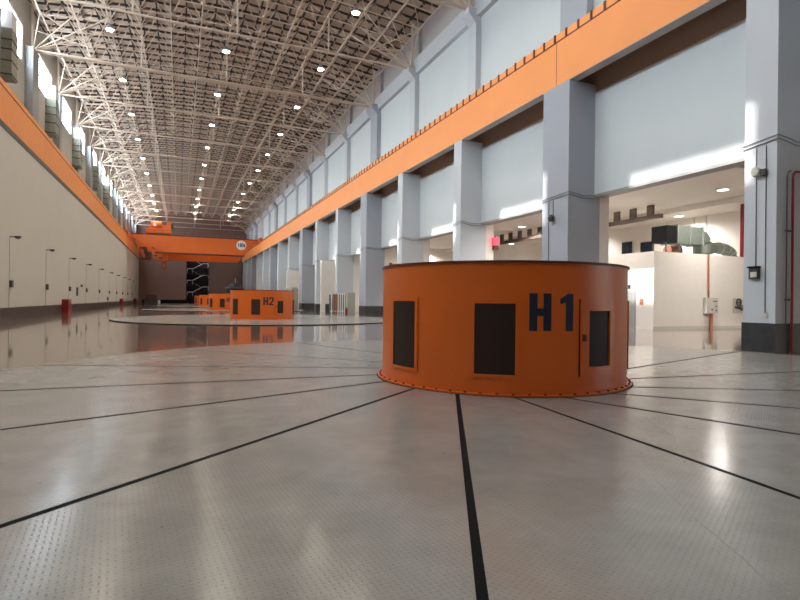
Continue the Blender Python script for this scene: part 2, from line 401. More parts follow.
def housing(u):
    lab = ['large round orange generator housing marked H1 in the middle of the floor', 'round orange generator housing marked H2, second in the row',
           'round orange generator housing marked H3 behind H2', 'small distant orange generator housing, fourth in the row', 'farthest small orange generator housing, fifth in the row'][u]
    root = thing('generator_housing', lab, 'generator housing', (UNIT_X[u], UNIT_Y[u], 0), 'orange generator housings in a row')
    L = root; base = {'_loc': (0,0,0)}
    def b(mb, name, mt, par=root, smooth=False):
        o = mb.build(name, mt, None, smooth); o.parent = par; return o
    root['_loc'] = [0,0,0]
    b(MB().lathe([(R_S, 0), (R_S, 2.0), (.0, 2.06)], n=128), 'shell', M['orange'], smooth=True)
    b(MB().lathe([(R_S - .02, .006), (2.32, .006), (2.32, .028), (R_S - .02, .028)], n=128, closed=True), 'base_flange', M['orange'])
    b(MB().lathe([(2.19, -.0), (2.34, -.0), (2.34, .006), (2.19, .006)], n=128, closed=True), 'gasket', M['black'])
    b(MB().lathe([(R_S - .03, 1.99), (2.262, 1.99), (2.262, 2.022), (R_S - .03, 2.022)], n=128, closed=True), 'top_rim', M['dark_red'])
    da = 0 if u == 0 else 16
    vent(root, -178.6 + da, -159.4 + da, .255, 1.465)
    vent(root, -135.2 + da, -116.6 + da, .265, 1.445)
    vent(root, -91.8 + da, -72.9 + da, .285, 1.46, door=True, nm='door')
    for a in (-47.5, -3, 40, 84, 127): vent(root, a + da, a + 18.8 + da, .265, 1.445)
    t = lettering('H%d' % (u + 1), -113.0 + da, .975, .558, 1.30, .20 if u == 0 else .07)
    o = b(t, 'unit_number', M['navy']); o['label'] = 'dark blue lettering'
    if u == 0:
        bm_ = MB().lathe([(.022, 0), (.022, .022), (0, .024)], n=6)
        me = None
        for k in range(60):
            a = 2*PI*k/60 + .02
            if me is None:
                bo = b(bm_, 'bolt', M['dark_red']); me = bo
            else:
                bo = me.copy(); COL.objects.link(bo); bo.parent = root
            bo.location = (2.282*math.cos(a), 2.282*math.sin(a), .026)
        a = math.radians(170); ex, ey = 2.08*math.cos(a), 2.08*math.sin(a)
        v = MB().tube([(ex, ey, 1.99), (ex, ey, 2.05)], .025); v.tube([(ex-.07, ey, 2.05), (ex+.09, ey-.03, 2.06)], .016); v.tube([(ex-.07, ey, 2.03), (ex-.07, ey, 2.085)], .03)
        b(v, 'top_valve', M['dark_red'])
        v = MB().box(-.02, .02, -.02, .02, 2., 2.1)
    return root
for u in range(5): housing(u)

# ------------------------------------------------------------------ left wall
wl = MB().box(XL, -11.4, Y0, Y1, .66, BZ0 - .34)
wall_l = struct('wall_left', wl, M['wall_left'])
struct('baseboard_left', MB().box(XL + .03, -11.4, Y0, Y1, FZ, .66), M['dado'])
# upper wall with window openings
WZ0, WZ1 = 19.35, 22.1
wins = []
up = MB(); pil = MB()
XU = -11.2
for i, k in enumerate(KS):
    y = PK[k]; w = pw(k)
    yn = PK[KS[i+1]] if i + 1 < len(KS) else Y1
    a, b_ = y + w + 1.0, min(yn - .7, y + w + 1.0 + 7.0)
    if b_ - a > 2 and b_ < Y1: wins.append((a, b_))
    pil.box(XU - .1, -10.65, y, y + w, 12.0, 20.9)
yy = Y0
for a, b_ in wins:
    up.box(XU, XU - .25, yy, a, 12.0, 26.2); up.box(XU, XU - .25, a, b_, 12.0, WZ0); up.box(XU, XU - .25, a, b_, WZ1, 26.2); yy = b_
up.box(XU, XU - .25, yy, Y1, 12.0, 26.2)
u_ = struct('upper_wall', up, M['wall_up'], wall_l); u_['label'] = 'grey upper wall pierced by windows'
u_ = struct('pilasters', pil, M['grey'], wall_l)  # greyer than the pillars: shade of the unlit near faces put into colour
for i, (a, b_) in enumerate(wins):
    f = MB(); xs0, xs1 = XU - .16, XU - .06
    f.box(xs0, xs1, a, b_, WZ0, WZ0 + .1); f.box(xs0, xs1, a, b_, WZ1 - .1, WZ1); f.box(xs0, xs1, a, a + .1, WZ0 + .1, WZ1 - .1); f.box(xs0, xs1, b_ - .1, b_, WZ0 + .1, WZ1 - .1)
    nb = 5
    for q in range(1, nb):
        yq = a + (b_ - a) * q / nb; f.box(xs0, xs1, yq - .04, yq + .04, WZ0 + .1, WZ1 - .1)
    f.box(xs0 + .01, xs1 - .01, a + .1, b_ - .1, 20.46, 20.54)
    w = struct('window_%d' % (i + 1), f, M['white'])
    p = MB().box(XU - .118, XU - .112, a + .05, b_ - .05, WZ0 + .05, WZ1 - .05).build('pane', M['pane'], w); p['label'] = 'bright daylit glass'

# orange crane beams with rail guard and clips
def crane_beam(side):
    right = side > 0
    xf = XR if right else XL; d = .50 * side
    root = thing('crane_beam', ('long orange crane beam on top of the right hand pillars' if right else 'long orange crane beam along the top of the plain left wall'),
                 'crane beam', (xf + d / 2, 70, BZ0), 'orange crane runway beams')
    segs = [k for k in KS if wide(k)]
    cuts = [Y0] + [PK[k] + .95 for k in segs] + [Y1]
    for a, b_ in zip(cuts, cuts[1:]):
        MB().box(xf, xf + d, a + .02, b_ - .02, BZ0 + .03, BZ1).build('beam_segment', M['orange_beam'], root)
    MB().box(xf + .012 * side, xf + d - .05*side, Y0, Y1, BZ0 + .1, BZ1 - .04).build('joint_core', M['dark_red'], root)
    MB().box(xf + .005*side, xf + d, Y0, Y1, BZ0, BZ0 + .03).build('grey_soffit', M['wall_grey'], root)
    MB().box(xf + .22*side, xf + .32*side, Y0, Y1, BZ1, BZ1 + .16).build('rail', M['dark_red'], root)
    MB().box(xf + .02*side, xf + .05*side, Y0, Y1, BZ1, BZ1 + .40).build('guard_plate', M['orange_beam'], root)
    MB().box(xf - .02*side, xf + .02*side, Y0, Y1, BZ1 - .03, BZ1 + .03).build('edge_bar', M['dark_red'], root)
    if right:
        first = None; rest = MB(); n = 0; y = 15.0
        while y < Y1 - 1:
            bx = (xf - .03, xf + .03, y - .05, y + .05, BZ1 - .02, BZ1 + .42)
            if n < 95:
                if first is None:
                    first = MB().box(*bx).build('rail_clip', M['dark_red'], root); fy = y
                else:
                    c = first.copy(); COL.objects.link(c); c.location = (0, y - fy, 0)
            else: rest.box(*bx)
            n += 1; y += .82
        r_ = rest.build('far_rail_clips', M['dark_red'], root); r_['kind'] = 'stuff'
    else:
        MB().box(XL - 1.3, XL + .04, Y0, Y1, BZ0 - .34, BZ0).build('bearing_ledge', M['cable'], root)
    return root
crane_beam(1); crane_beam(-1)

# duct boxes standing on the left crane beam ledge
for q, y in enumerate((42.0, 55.4, 68.2, 81.2, 94.2)):
    r = thing('ventilation_duct', 'olive grey sheet metal duct box on the left upper wall, %s from the camera' % ORD[q], 'duct', (-10.7, y + .6, 16.0), 'duct boxes on the left upper wall')
    MB().box(-11.2, -10.4, y, y + 1.3, 16.0, 19.2).build('duct_body', M['duct_old'], r)
    for z in (16.1, 17.0, 17.75, 18.4): MB().box(-11.2, -10.36, y - .04, y + 1.34, z, z + .08).build('flange_band', M['dgrey'], r)
    MB().box(-11.18, -10.42, y + .02, y + 1.28, 19.2, 20.4).build('window_glow_top', M['white'], r)  # white block in place of the bright window glow over the duct

# ------------------------------------------------------------------ right wall
XS = 18.6                                              # plane of the infill panels
lows = [(PK[k], PK[k] + pw(k)) for k in KS]
wr = MB()
prev = Y0
for (a, b_) in lows + [(Y1, Y1)]:
    if a - prev > .2: wr.box(XS, XS + .35, prev, a, 6.68, 11.68)
    prev = b_
wall_r = struct('wall_right', wr, M['panel'])
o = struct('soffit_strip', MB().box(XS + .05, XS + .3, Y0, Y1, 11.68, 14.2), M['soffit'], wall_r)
up = MB().box(18.4, 18.75, Y0, Y1, 14.0, 20.45)
struct('upper_panel', up, M['panel'], wall_r)
struct('ledge', MB().box(18.05, 18.75, Y0, Y1, 20.45, 21.75), M['pillar'], wall_r)
struct('parapet', MB().box(18.62, 18.9, Y0, Y1, 21.75, 26.2), M['wall_grey'], wall_r)
struct('light_stop_shelf', MB().box(17.5, 18.6, Y0, Y1, 13.8, 14.0), M['grey'], wall_r)  # slab added over the recess to stop light leaking down
lt = MB(); prev = Y0
for (a, b_) in lows + [(Y1, Y1)]:
    if a - prev > .2: lt.box(XS - .03, XS + .6, prev, a, 6.56, 6.68)
    prev = b_
struct('lintel_edge', lt, M['grey'], wall_r)
# pillars
for i, k in enumerate(KS):
    if k < 0: continue
    a, b_ = PK[k], PK[k] + pw(k)
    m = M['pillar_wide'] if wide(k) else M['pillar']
    names = ['square grey pillar at the right picture edge with a red pipe', 'wide blue grey pillar behind the H1 housing, right of its number']
    lab = names[k] if k < 2 else '%s pillar under the right crane beam, %s from the right edge' % ('wide blue grey' if wide(k) else 'slim pale grey', ORD[k])
    r = thing('pillar', lab, 'pillar', (XR + .8, (a + b_) / 2, FZ), 'pillars along the right side')
    MB().box(XR, XS + .35, a, b_, .83, BZ0).build('shaft', m, r)
    MB().box(XR - .03, XS + .35, a - .03, b_ + .03, FZ, .83).build('plinth', M['plinth'], r)
    u2 = MB().box(18.0, 18.6, a, b_, BZ1 - .1, 20.0)
    u2.prism([(18.0, 20.0), (18.6, 20.0), (18.6, 20.95), (17.45, 20.95), (17.45, 20.6)], a + .05, b_ - .05, lambda x, z, y: (x, y, z))
    u2.build('upper_shaft', m, r)
    MB().box(18.3, 18.95, a, b_, 20.95, 25.0).build('roof_post', M['wall_grey'], r)
    MB().box(XS + .35, XS + 1.0, a + .05, b_ - .05, FZ, 8.0).build('annex_side', M['cream'], r)
# cables slung along the pillars
for k in range(0, 9):
    a, b_ = PK[k], PK[k] + pw(k); c = MB()
    for dz, dx in ((0, 0), (.12, .01)):
        c.tube([(18.56, a - .05, 6.50 + dz), (17.9, a - .05, 6.44 + dz), (17.4, a - .05, 6.52 + dz), (XR - .03 - dx, a - .05, 6.56 + dz), (XR - .03 - dx, (a + b_)/2, 6.5 + dz), (XR - .03 - dx, b_ + .04, 6.44 + dz), (18.56, b_ + .06, 6.5 + dz)], .014, 6)
    solo('pillar_cable', c, M['cable'], 'pair of grey cables strapped round the %s pillar from the right picture edge' % ORD[k], 'cable', (XR, a, 6.5), 'cables strapped round the pillars')
# items on the first two pillars
r = thing('alarm_sounder', 'round grey sounder high on the pillar at the right picture edge', 'alarm', (16.97, 10.8, 5.63))
MB().lathe([(0, -.20), (.13, -.20), (.16, -.1), (.13, 0)], c=(16.965, 10.8, 5.63), axis='x', n=20).build('horn', M['offwhite'], r, True)
MB().box(16.83, 16.965, 10.52, 10.66, 5.48, 5.68).build('driver_box', M['dgrey'], r)
r = thing('wall_socket_box', 'dark switch box with white front on the right edge pillar', 'switch box', (16.95, 10.86, 2.4))
MB().box(16.86, 17., 10.72, 11.0, 2.22, 2.58).build('box', M['dgrey'], r)
MB().box(16.83, 16.86, 10.74, 10.93, 2.28, 2.45).build('cover', M['offwhite'], r)
MB().box(16.80, 17., 10.70, 11.02, 2.58, 2.63).build('hood', M['black'], r)
c = MB().tube([(16.985, 10.86, 2.6), (16.985, 10.87, 6.44)], .014, 6)
solo('conduit', c, M['cable'], 'thin vertical conduit above the dark switch box on the right edge pillar', 'conduit', (16.985, 10.86, 2.6))
r = thing('conduit', 'thin vertical conduit ending in a small white outlet on the right edge pillar', 'conduit', (16.985, 10.56, 1.1))
MB().tube([(16.985, 10.56, 1.15), (16.985, 10.57, 6.44)], .014, 6).build('tube', M['cable'], r)
MB().box(16.93, 17., 10.48, 10.62, 1.02, 1.16).build('outlet', M['offwhite'], r)
r = thing('fire_pipe', 'vertical red fire pipe on the near face of the right edge pillar', 'pipe', (17.66, 10.19, FZ))
MB().tube([(17.67, 10.17, FZ), (17.65, 10.17, 5.35), (17.68, 10.17, 5.52), (17.78, 10.17, 5.6), (18.5, 10.17, 5.62)], .036, 10).build('pipe', M['red'], r, True)
b_ = MB()
for z in (1.55, 3.7): b_.box(17.36, 17.72, 10.19, 10.225, z, z + .05)
b_.build('bracket', M['dgrey'], r)
c = MB().tube([(17.42, 10.20, .83), (17.42, 10.20, 5.4), (17.5, 10.20, 5.58), (17.60, 10.20, 5.62)], .02, 6)
solo('conduit', c, M['cable'], 'thin grey conduit beside the red pipe on the right edge pillar', 'conduit', (17.42, 10.22, .83))
r = thing('wall_lamp', 'small dark lamp hanging on the wide pillar behind the H1 housing', 'lamp', (16.95, 20.69, 5.5))
MB().tube([(16.98, 20.7, 5.6), (16.98, 20.7, 6.44)], .014, 6).build('conduit', M['cable'], r)
MB().lathe([(.0, -.2), (.12, -.2), (.15, 0.), (.06, .12), (0, .12)], c=(16.84, 20.69, 5.6), n=16).build('head', M['dgrey'], r, True)
solo('conduit', MB().tube([(16.985, 21.03, FZ + .9), (16.985, 21.03, 6.44)], .016, 6), M['cable'], 'thin vertical conduit on the wide pillar behind the H1 housing', 'conduit', (16.985, 21.03, .84))

# ------------------------------------------------------------------ annex behind the openings
AZ = 8.0
wa = struct('wall_annex', MB().box(36, 36.3, 3, Y1, FZ, AZ + .3), M['cream'])
wc = struct('ceiling_annex', MB().box(XS + .35, 36.3, 3, Y1, AZ, AZ + .3), M['cream'])
struct('wall_annex_near', MB().box(XS + .4, 36.3, 2.7, 3, FZ, AZ + .3), M['cream'])
bm_ = MB()
for y in (15.5,): bm_.box(XS + .4, 36, y, y + .35, AZ - .45, AZ)
bm_.box(31.2, 31.5, 3, Y1, AZ - .35, AZ)
struct('ceiling_beams', bm_, M['cream'], wc)
dw = MB()
for k in (5, 6, 7, 8, 9, 10, 11, 12, 13): dw.box(XS + .5, 36, PK[k] + .3, PK[k] + .5, FZ, AZ)
struct('wall_annex_partition', dw, M['cream'])
# white enclosure
r = thing('plant_enclosure', 'white walled plant enclosure inside the open bay right of H1', 'enclosure', (30.4, 25.4, FZ))
MB().box(24.9, 35.98, 21.6, 29.2, FZ, 4.40).build('walls', M['cream'], r)
MB().box(24.87, 36, 21.57, 21.6, FZ, .10).build('skirting', M['offwhite'], r)
MB().box(24.85, 24.9, 22.85, 24.05, FZ, 2.14).build('door', M['grey'], r)
MB().box(24.83, 24.9, 22.30, 22.52, 1.33, 1.68).build('red_notice', M['copper'], r)
MB().box(24.80, 24.9, 23.25, 23.37, 2.28, 2.52).build('sensor', M['dgrey'], r)
# electrical box with conduit
r = thing('electrical_box', 'beige electrical box on the white enclosure wall with orange conduit', 'electrical box', (29.5, 21.5, .9))
MB().box(28.95, 29.98, 21.36, 21.565, .86, 1.80).build('housing', M['offwhite'], r)
MB().tube([(29.35, 21.51, 1.8), (29.30, 21.51, 4.4)], .045, 8).build('conduit', M['copper'], r)
MB().tube([(29.55, 21.48, .86), (29.55, 21.48, FZ)], .085, 8).build('riser', M['copper'], r)
k_ = MB()
for dx, dz in ((.62, 1.55), (.80, 1.55), (.80, 1.25), (.45, 1.05), (.8, 1.0)): k_.box(28.95 + dx, 29.03 + dx, 21.32, 21.36, dz, dz + .08)
k_.build('switches', M['dgrey'], r)
r = thing('pipe_valve', 'small dark valve cluster on the white enclosure beside the right edge pillar', 'valve', (32.1, 21.5, 1.0))
v = MB().lathe([(.16, -.03), (.16, .03), (.24, .03), (.24, -.03)], c=(31.95, 21.42, 1.55), axis='y', n=16, closed=True).tube([(31.95, 21.54, 1.55), (31.95, 21.38, 1.55)], .05)
v.tube([(31.7, 21.46, 1.25), (32.5, 21.46, 1.15)], .07); v.lathe([(.12, -.03), (.12, .03), (.18, .03), (.18, -.03)], c=(32.2, 21.38, 1.2), axis='y', n=14, closed=True)
v.build('valve_body', M['dgrey'], r); MB().box(31.6, 32.6, 21.52, 21.565, .9, 1.8).build('back_plate', M['offwhite'], r)
# ducts on the enclosure roof
r = thing('air_duct', 'thick grey green air duct with open square mouth on the enclosure roof', 'duct', (29.3, 23.0, 4.4))
d_ = MB().box(26.85, 27.7, 22.4, 23.5, 5.12, 6.12); d_.build('mouth', M['black'], r)
d_ = MB().box(27.7, 30.0, 22.4, 23.5, 5.10, 6.16)
d_.tube([(29.95, 22.95, 5.63)] + [(30.15 + .56*math.sin(t_), 22.95, 5.63 - .56*(1 - math.cos(t_))) for t_ in [PI/2*q_/8 for q_ in range(9)]] + [(30.71, 22.95, 4.6)], .53, 24)
d_.build('duct_body', M['galv'], r)
for x in (27.7, 28.8, 29.95): MB().box(x, x + .06, 22.34, 23.56, 5.04, 6.22).build('flange', M['grey'], r)
for x in (26.9, 28.0, 29.3):
    for y in (22.5, 23.4): MB().bar((x, y, 4.4), (x, y, 5.15), .07).build('support', M['dgrey'], r)
pts = [(31.2, 22.7, 4.9)] + [(32.2 + 1.0*math.sin(t), 22.7, 4.4 + .65 + .0 - .0 + .45*math.cos(t) - .45) for t in (-.7, -.3, .1, .5, .9, 1.3, 1.6)]
pts = [(31.3, 22.75, 5.00), (31.7, 22.75, 5.06), (32.3, 22.75, 5.02), (32.9, 22.75, 4.85), (33.1, 22.75, 4.66), (33.2, 22.75, 4.45)]
r2 = thing('air_duct', 'bent round grey green air duct curving down into the enclosure roof', 'duct', (32.4, 22.75, 4.4))
MB().tube(pts, .35, 18).build('duct_body', M['galv'], r2)
for p, q in ((pts[1], pts[2]), (pts[2], pts[3]), (pts[3], pts[4])):
    a, b_ = Vector(p), Vector(q); MB().tube([a.lerp(b_, .4), a.lerp(b_, .5)], .38, 18).build('flange', M['grey'], r2)
r = thing('fan_motor', 'small brown fan motor between the duct supports on the enclosure roof', 'motor', (29.2, 23.6, 4.4))
MB().lathe([(0, -.55), (.33, -.5), (.36, 0), (.33, .5), (0, .55)], c=(29.2, 23.9, 4.80), axis='x', n=18).build('body', M['copper'], r, True)
MB().box(28.8, 29.6, 23.6, 24.2, 4.4, 4.5).build('base', M['dgrey'], r)
solo('fire_pipe', MB().box(33.75, 34.05, 22.4, 22.6, 4.4, 7.98), M['red'], 'vertical red duct standing on the enclosure roof beside the right pillar', 'pipe', (33.85, 22.5, 4.4))
solo('conduit', MB().tube([(35.95, 27.6, 4.4), (35.94, 27.6, 7.98)], .05), M['offwhite'], 'pale vertical pipe on the annex wall above the enclosure, left one', 'pipe', (35.95, 27.6, 4.4))
solo('conduit', MB().tube([(35.95, 26.6, 4.4), (35.94, 26.6, 7.98)], .05), M['offwhite'], 'pale vertical pipe on the annex wall above the enclosure, right one', 'pipe', (35.95, 26.6, 4.4))
for j_, (a, b_, z0, z1) in enumerate(((33.4, 34.5, 5.75, 6.75), (31.3, 32.5, 5.65, 6.55))):
    f = MB().box(35.9, 36, a - .08, b_ + .08, z0 - .08, z1 + .08)
    w = struct('window_%d' % (60 + j_), f, M['offwhite'])
    MB().box(35.87, 35.9, a, b_, z0, z1).build('pane', M['blueglass'], w)
# toothed cable tray under the annex ceiling
r = thing('cable_tray', 'long dark brown toothed cable tray under the annex ceiling', 'cable tray', (29, 36, 7.1))
MB().box(28.85, 29.15, 24.6, 50, 7.02, 7.30).build('tray', M['tray'], r)
h_ = None
y = 25.2
while y < 50:
    if h_ is None: h_ = MB().box(28.95, 29.05, y, y + .55, 7.30, 7.98).build('hanger', M['tray'], r); fy = y
    else:
        c = h_.copy(); COL.objects.link(c); c.location = (0, y - fy, 0)
    y += 1.45
# annex downlights; the last is added to brighten the enclosure's left face
first = None
for q, (x, y) in enumerate(((28.5, 20.1), (34.3, 27.6), (27.6, 28.2), (34.4, 49.0), (27.4, 37.5), (27.4, 49.), (34.3, 38.0), (21.6, 24.3))):
    lab = ['nearest, at the top right of the open bay', 'middle one above the thick air duct', 'left one above the toothed cable tray', 'seen between the second and third pillars', 'inside the second open bay on the near side', 'inside the third open bay', 'inside the second open bay at the back', 'added fill light behind the wide pillar'][q]
    r = thing('downlight', 'round white downlight on the annex ceiling, ' + lab, 'downlight', (x, y, AZ), 'annex downlights')
    r['_loc'] = [0, 0, 0]
    b1 = MB().lathe([(.36, -.07), (.36, 0), (.30, 0), (.30, -.07)], n=20, closed=True).build('trim_ring', M['white'], None); b1.parent = r
    b2 = MB().lathe([(0, -.05), (.30, -.05), (.30, -.01), (0, -.01)], n=20).build('lens', M['down'], None); b2.parent = r
r = thing('exit_lamp', 'small glowing red lamp on the cream pier above the H1 housing', 'lamp', (19.7, 29.8, 5.2))
MB().box(19.45, 19.9, 29.7, 29.95, 5.22, 5.75).build('lamp_box', M['redlamp'], r)
MB().box(19.5, 19.85, 29.75, 29.95, 4.9, 5.22).build('bracket', M['dark_red'], r)

# fence and cabinet by the far pillars
r = thing('barrier_fence', 'white barred barrier fence with red bars between far pillars', 'fence', (16.6, 56.1, FZ))
f = MB(); fr = MB()
for q in range(9):
    x = 15.6 + q * .25; (fr if q in (1, 2) else f).box(x, x + .12, 56.1, 56.2, FZ, 2.1)
f.box(15.5, 17.8, 56.12, 56.18, 2.05, 2.15); f.box(15.5, 17.8, 56.12, 56.18, .1, .2)
f.build('bars', M['white'], r); fr.build('red_bars', M['copper'], r)
solo('machine_casing', MB().box(15.7, 17.7, 56.6, 57.4, FZ, 2.0), M['dgrey'], 'dark machine casing behind the white barred fence', 'machine', (16.7, 57, FZ))
r = thing('control_cabinet', 'grey green control cabinet right of the white barred fence', 'cabinet', (17.4, 54.3, FZ))
MB().box(16.9, 17.75, 54.2, 54.9, FZ, 2.2).build('body', M['greencab'], r)
MB().box(16.95, 17.7, 54.17, 54.2, .15, 2.1).build('door', M['greencab'], r)
solo('fire_extinguisher', MB().lathe([(.13, 0), (.14, .05), (.14, .5), (.05, .6), (.05, .68), (0, .68)], c=(16.7, 54.0, FZ), n=14), M['red'], 'red extinguisher on the floor beside the grey green cabinet', 'extinguisher', (16.7, 54., FZ), None, True)
r = thing('door_frame', 'tall cream doorway frame in front of the sixth pillar from the right edge', 'door frame', (17., 57.6, FZ))
MB().box(15.95, 16.5, 62.0, 62.4, FZ, 6.2).build('post', M['cream'], r)
MB().box(16.5, 18.4, 62.1, 62.4, .9, 6.2).build('panel', M['cream'], r)
solo('partition_screen', MB().box(15.8, 18.5, 83.0, 83.4, FZ, 6.0), M['cream'], 'cream partition screen between distant pillars behind H2', 'partition', (17.1, 83.2, FZ))
r = thing('round_tank', 'olive round drum standing right of the H2 housing', 'tank', (15.2, 76., FZ))
MB().lathe([(.85, 0), (.9, .1), (.9, 2.9), (.7, 3.2), (0, 3.3)], c=(15.2, 76, FZ), n=24).build('drum', M['duct_old'], r, True)
MB().tube([(15.2, 75.05, .5), (15.2, 75.05, 2.8)], .06).build('pipe', M['black'], r)

# ------------------------------------------------------------------ lamps and boxes on the left wall
LY = [40.45, 50.4, 60.1, 70.3, 81.1, 92.2, 102.5, 113., 124., 135.]
first = None
for q, y in enumerate(LY):
    lab = 'dark wall lamp with thin cable on the left wall, %s from the left' % ORD[q]
    if first is None:
        first = thing('wall_lamp', lab, 'wall lamp', (XL, y, 2.0), 'lamps along the left wall')
        MB().bar((XL, y, 5.2), (XL + .35, y + .1, 5.2), .06).build('arm', M['dgrey'], first)
        MB().lathe([(0, 0), (.20, -.02), (.16, -.14), (.05, -.2), (0, -.2)], c=(XL + .42, y + .1, 5.28), n=14).build('lamp_head', M['dgrey'], first, True)
        MB().tube([(XL + .02, y - .05, .66), (XL + .02, y - .05, 5.2)], .012, 6).build('cable', M['grey'], first)
        MB().box(XL, XL + .16, y - .02, y + .38, 1.95, 2.4).build('switch_box', M['dgrey'], first)
    else: dup(first, (XL, y, 2.0), lab)
for y, z, lab in ((57.5, FZ, 'red hydrant box at the foot of the left wall, nearest'), (109., FZ, 'red hydrant box at the foot of the left wall, second and smaller'), (141., FZ, 'red hydrant box at the foot of the left wall near the end wall')):
    r = thing('hydrant_box', lab, 'hydrant', (XL + .3, y, z), 'hydrant boxes along the left wall')
    MB().box(XL + .03, XL + .55, y - .75, y + .75, z, 1.15).build('cabinet', M['red'], r)
    MB().box(XL + .2, XL + .4, y - .78, y - .75, .6, .95).build('panel', M['dark_red'], r)
for y, z, w, h, lab in ((64.4, 1.5, .2, .9, 'tall thin dark socket strip on the left wall after the third lamp'), (67.2, 2.5, .5, .25, 'small dark junction box on the left wall beside the fourth lamp'), (90.5, .9, .9, .5, 'dark ledge box low on the left wall after the fifth lamp')):
    solo('junction_box', MB().box(XL, XL + .14, y - w/2, y + w/2, z, z + h), M['dgrey'], lab, 'junction box', (XL, y, z))

# ------------------------------------------------------------------ end wall, stair shaft, front wall
ew = MB().box(-11.2, 2.1, Y1, Y1 + .3, FZ, 26.2).box(7.65, 37, Y1, Y1 + .3, FZ, 26.2).box(2.1, 7.65, Y1, Y1 + .3, 12.8, 26.2)
wb = struct('wall_back', ew, M['back'])
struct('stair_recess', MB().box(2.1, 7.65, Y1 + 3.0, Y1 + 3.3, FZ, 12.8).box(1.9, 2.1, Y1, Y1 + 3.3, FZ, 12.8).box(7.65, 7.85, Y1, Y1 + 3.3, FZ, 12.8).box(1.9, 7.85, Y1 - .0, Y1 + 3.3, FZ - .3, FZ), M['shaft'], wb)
struct('wall_corner_strip', MB().box(-10.0, -9.2, Y1 - .5, Y1, FZ, 12.0), M['back'], wb)
struct('baseboard_back', MB().box(-9.2, 2.1, Y1 - .12, Y1, FZ, .9).box(7.65, 16.5, Y1 - .12, Y1, FZ, .9), M['black'])
struct('wall_front', MB().box(-11.4, 37, Y0 - .3, Y0, FZ, 26.2), M['back'])
r = thing('staircase', 'zigzag staircase with white railings in the dark end wall recess', 'staircase', (4.9, Y1 + 1, FZ))
fl = MB(); rl = MB()
for q in range(3):
    z = 1.75 + q * 3.3
    a, b_ = (3.0, z), (6.6, z + 1.6)
    fl.bar((a[0], Y1 + .9, a[1]), (b_[0], Y1 + .9, b_[1]), .9, .25); fl.bar((b_[0], Y1 + 2., b_[1]), (a[0], Y1 + 2., a[1] + 3.2), .9, .25)
    fl.box(2.1, 3.0, Y1 + .4, Y1 + 2.9, z - .12, z + .1); fl.box(6.6, 7.65, Y1 + .4, Y1 + 2.9, z + 1.5, z + 1.7)
    rz = 1.05
    if z + 1.6 + rz < 12.6:
        rl.tube([(2.2, Y1 - .05, z + rz + .05 - .4), (2.2, Y1 - .05, z + rz + .3), (3.6, Y1 - .05, z + rz + .3), (6.3, Y1 - .05, z + 1.6 + rz + .25), (7.7, Y1 - .05, z + 1.6 + rz + .25), (7.75, Y1 - .05, z + 1.6 + rz - .5)], .10, 8)
        rl.tube([(6.2, Y1 + 1.6, z + 1.6 + rz), (3.4, Y1 + 1.6, z + 3.2 + rz)], .045, 8)
    for x in (2.2, 3.6): rl.tube([(x, Y1 - .05, z + .1), (x, Y1 - .05, z + rz + .3)], .03, 6)
fl.build('flights', M['shaft'], r); rl.build('railing', M['white'], r)
# things standing near the end wall
r = thing('crate_stack', 'low brown pile of crates at the left end of the hall', 'crates', (-6.7, 150., FZ))
MB().box(-8.2, -5.2, 149.4, 151, FZ, 1.1).build('lower_crate', M['dgrey'], r); MB().box(-7.9, -5.3, 149.5, 150.9, 1.1, 2.1).build('upper_crate', M['tray'], r)
solo('white_drum', MB().lathe([(.3, 0), (.33, .1), (.33, .85), (0, .9)], c=(-4.7, 150, FZ), n=16), M['white'], 'small white drum right of the brown crate pile', 'drum', (-4.7, 150, FZ), None, True)
r = thing('turbine_part', 'dark domed machine part standing in front of the end wall', 'machine', (14.1, 148., FZ))
MB().lathe([(2.8, 0), (2.8, 2.8), (2.4, 3.0), (2.3, 4.4), (1.8, 4.9)], c=(14.1, 148, FZ), n=28).build('body', M['dgrey'], r, True)
MB().lathe([(2.6, 4.2), (2.6, 4.45), (2.1, 4.45), (2.1, 4.2)], c=(14.1, 148, FZ), n=28, closed=True).build('ring', M['grey'], r)
MB().lathe([(1.6, 4.9), (1.3, 5.6), (.4, 5.9), (0, 5.9)], c=(14.1, 148, FZ), n=28).build('dome', M['dgrey'], r, True)
MB().tube([(14.2, 148, 5.8), (14.2, 148, 6.9)], .12).build('spindle', M['white'], r)

# ------------------------------------------------------------------ overhead crane
CY = 124.0
r = thing('overhead_crane', 'orange overhead travelling crane spanning the far end of the hall', 'crane', (3.5, CY, BZ1))
def girder(y, d, z0, z1):
    poly = [(-9.4, z1 - .9), (-9.4, z1), (17.0, z1), (17.0, z1 - .9), (16.0, z1 - .9), (13.8, z0), (-5.2, z0), (-8.6, z1 - 1.2)]
    return MB().prism(poly, y, y + d, lambda x, z, w: (x, w, z))
g1 = girder(CY, 1.6, 11.35, 15.05); g1.build('front_girder', M['orange_crane'], r)
g2 = girder(CY + 14, 1.6, 10.55, 15.05); g2.build('rear_girder', M['orange_crane'], r)
for x in (-10.27, 17.27):
    MB().box(x - .3, x + .3, CY - 1.5, CY + 17, BZ1 + .30, BZ1 + 1.3).build('end_carriage', M['orange_crane'], r)
    for y in (CY - .6, CY + 16):
        MB().lathe([(.3, -.15), (.3, .15)], c=(x, y, BZ1 + .46), axis='x', n=16).build('wheel', M['dgrey'], r)
rl = MB()
for y in (CY + .05,):
    for z in (15.55, 16.05): rl.bar((-9.4, y, z), (16.9, y, z), .05)
    x = -9.4
    while x < 17: rl.bar((x, y, 15.05), (x, y, 16.05), .05); x += 1.5
rl.build('walkway_rail', M['dark_red'], r)
MB().box(-5.2, 13.8, CY - .12, CY + 1.7, 11.15, 11.35).build('bottom_flange', M['dark_red'], r)
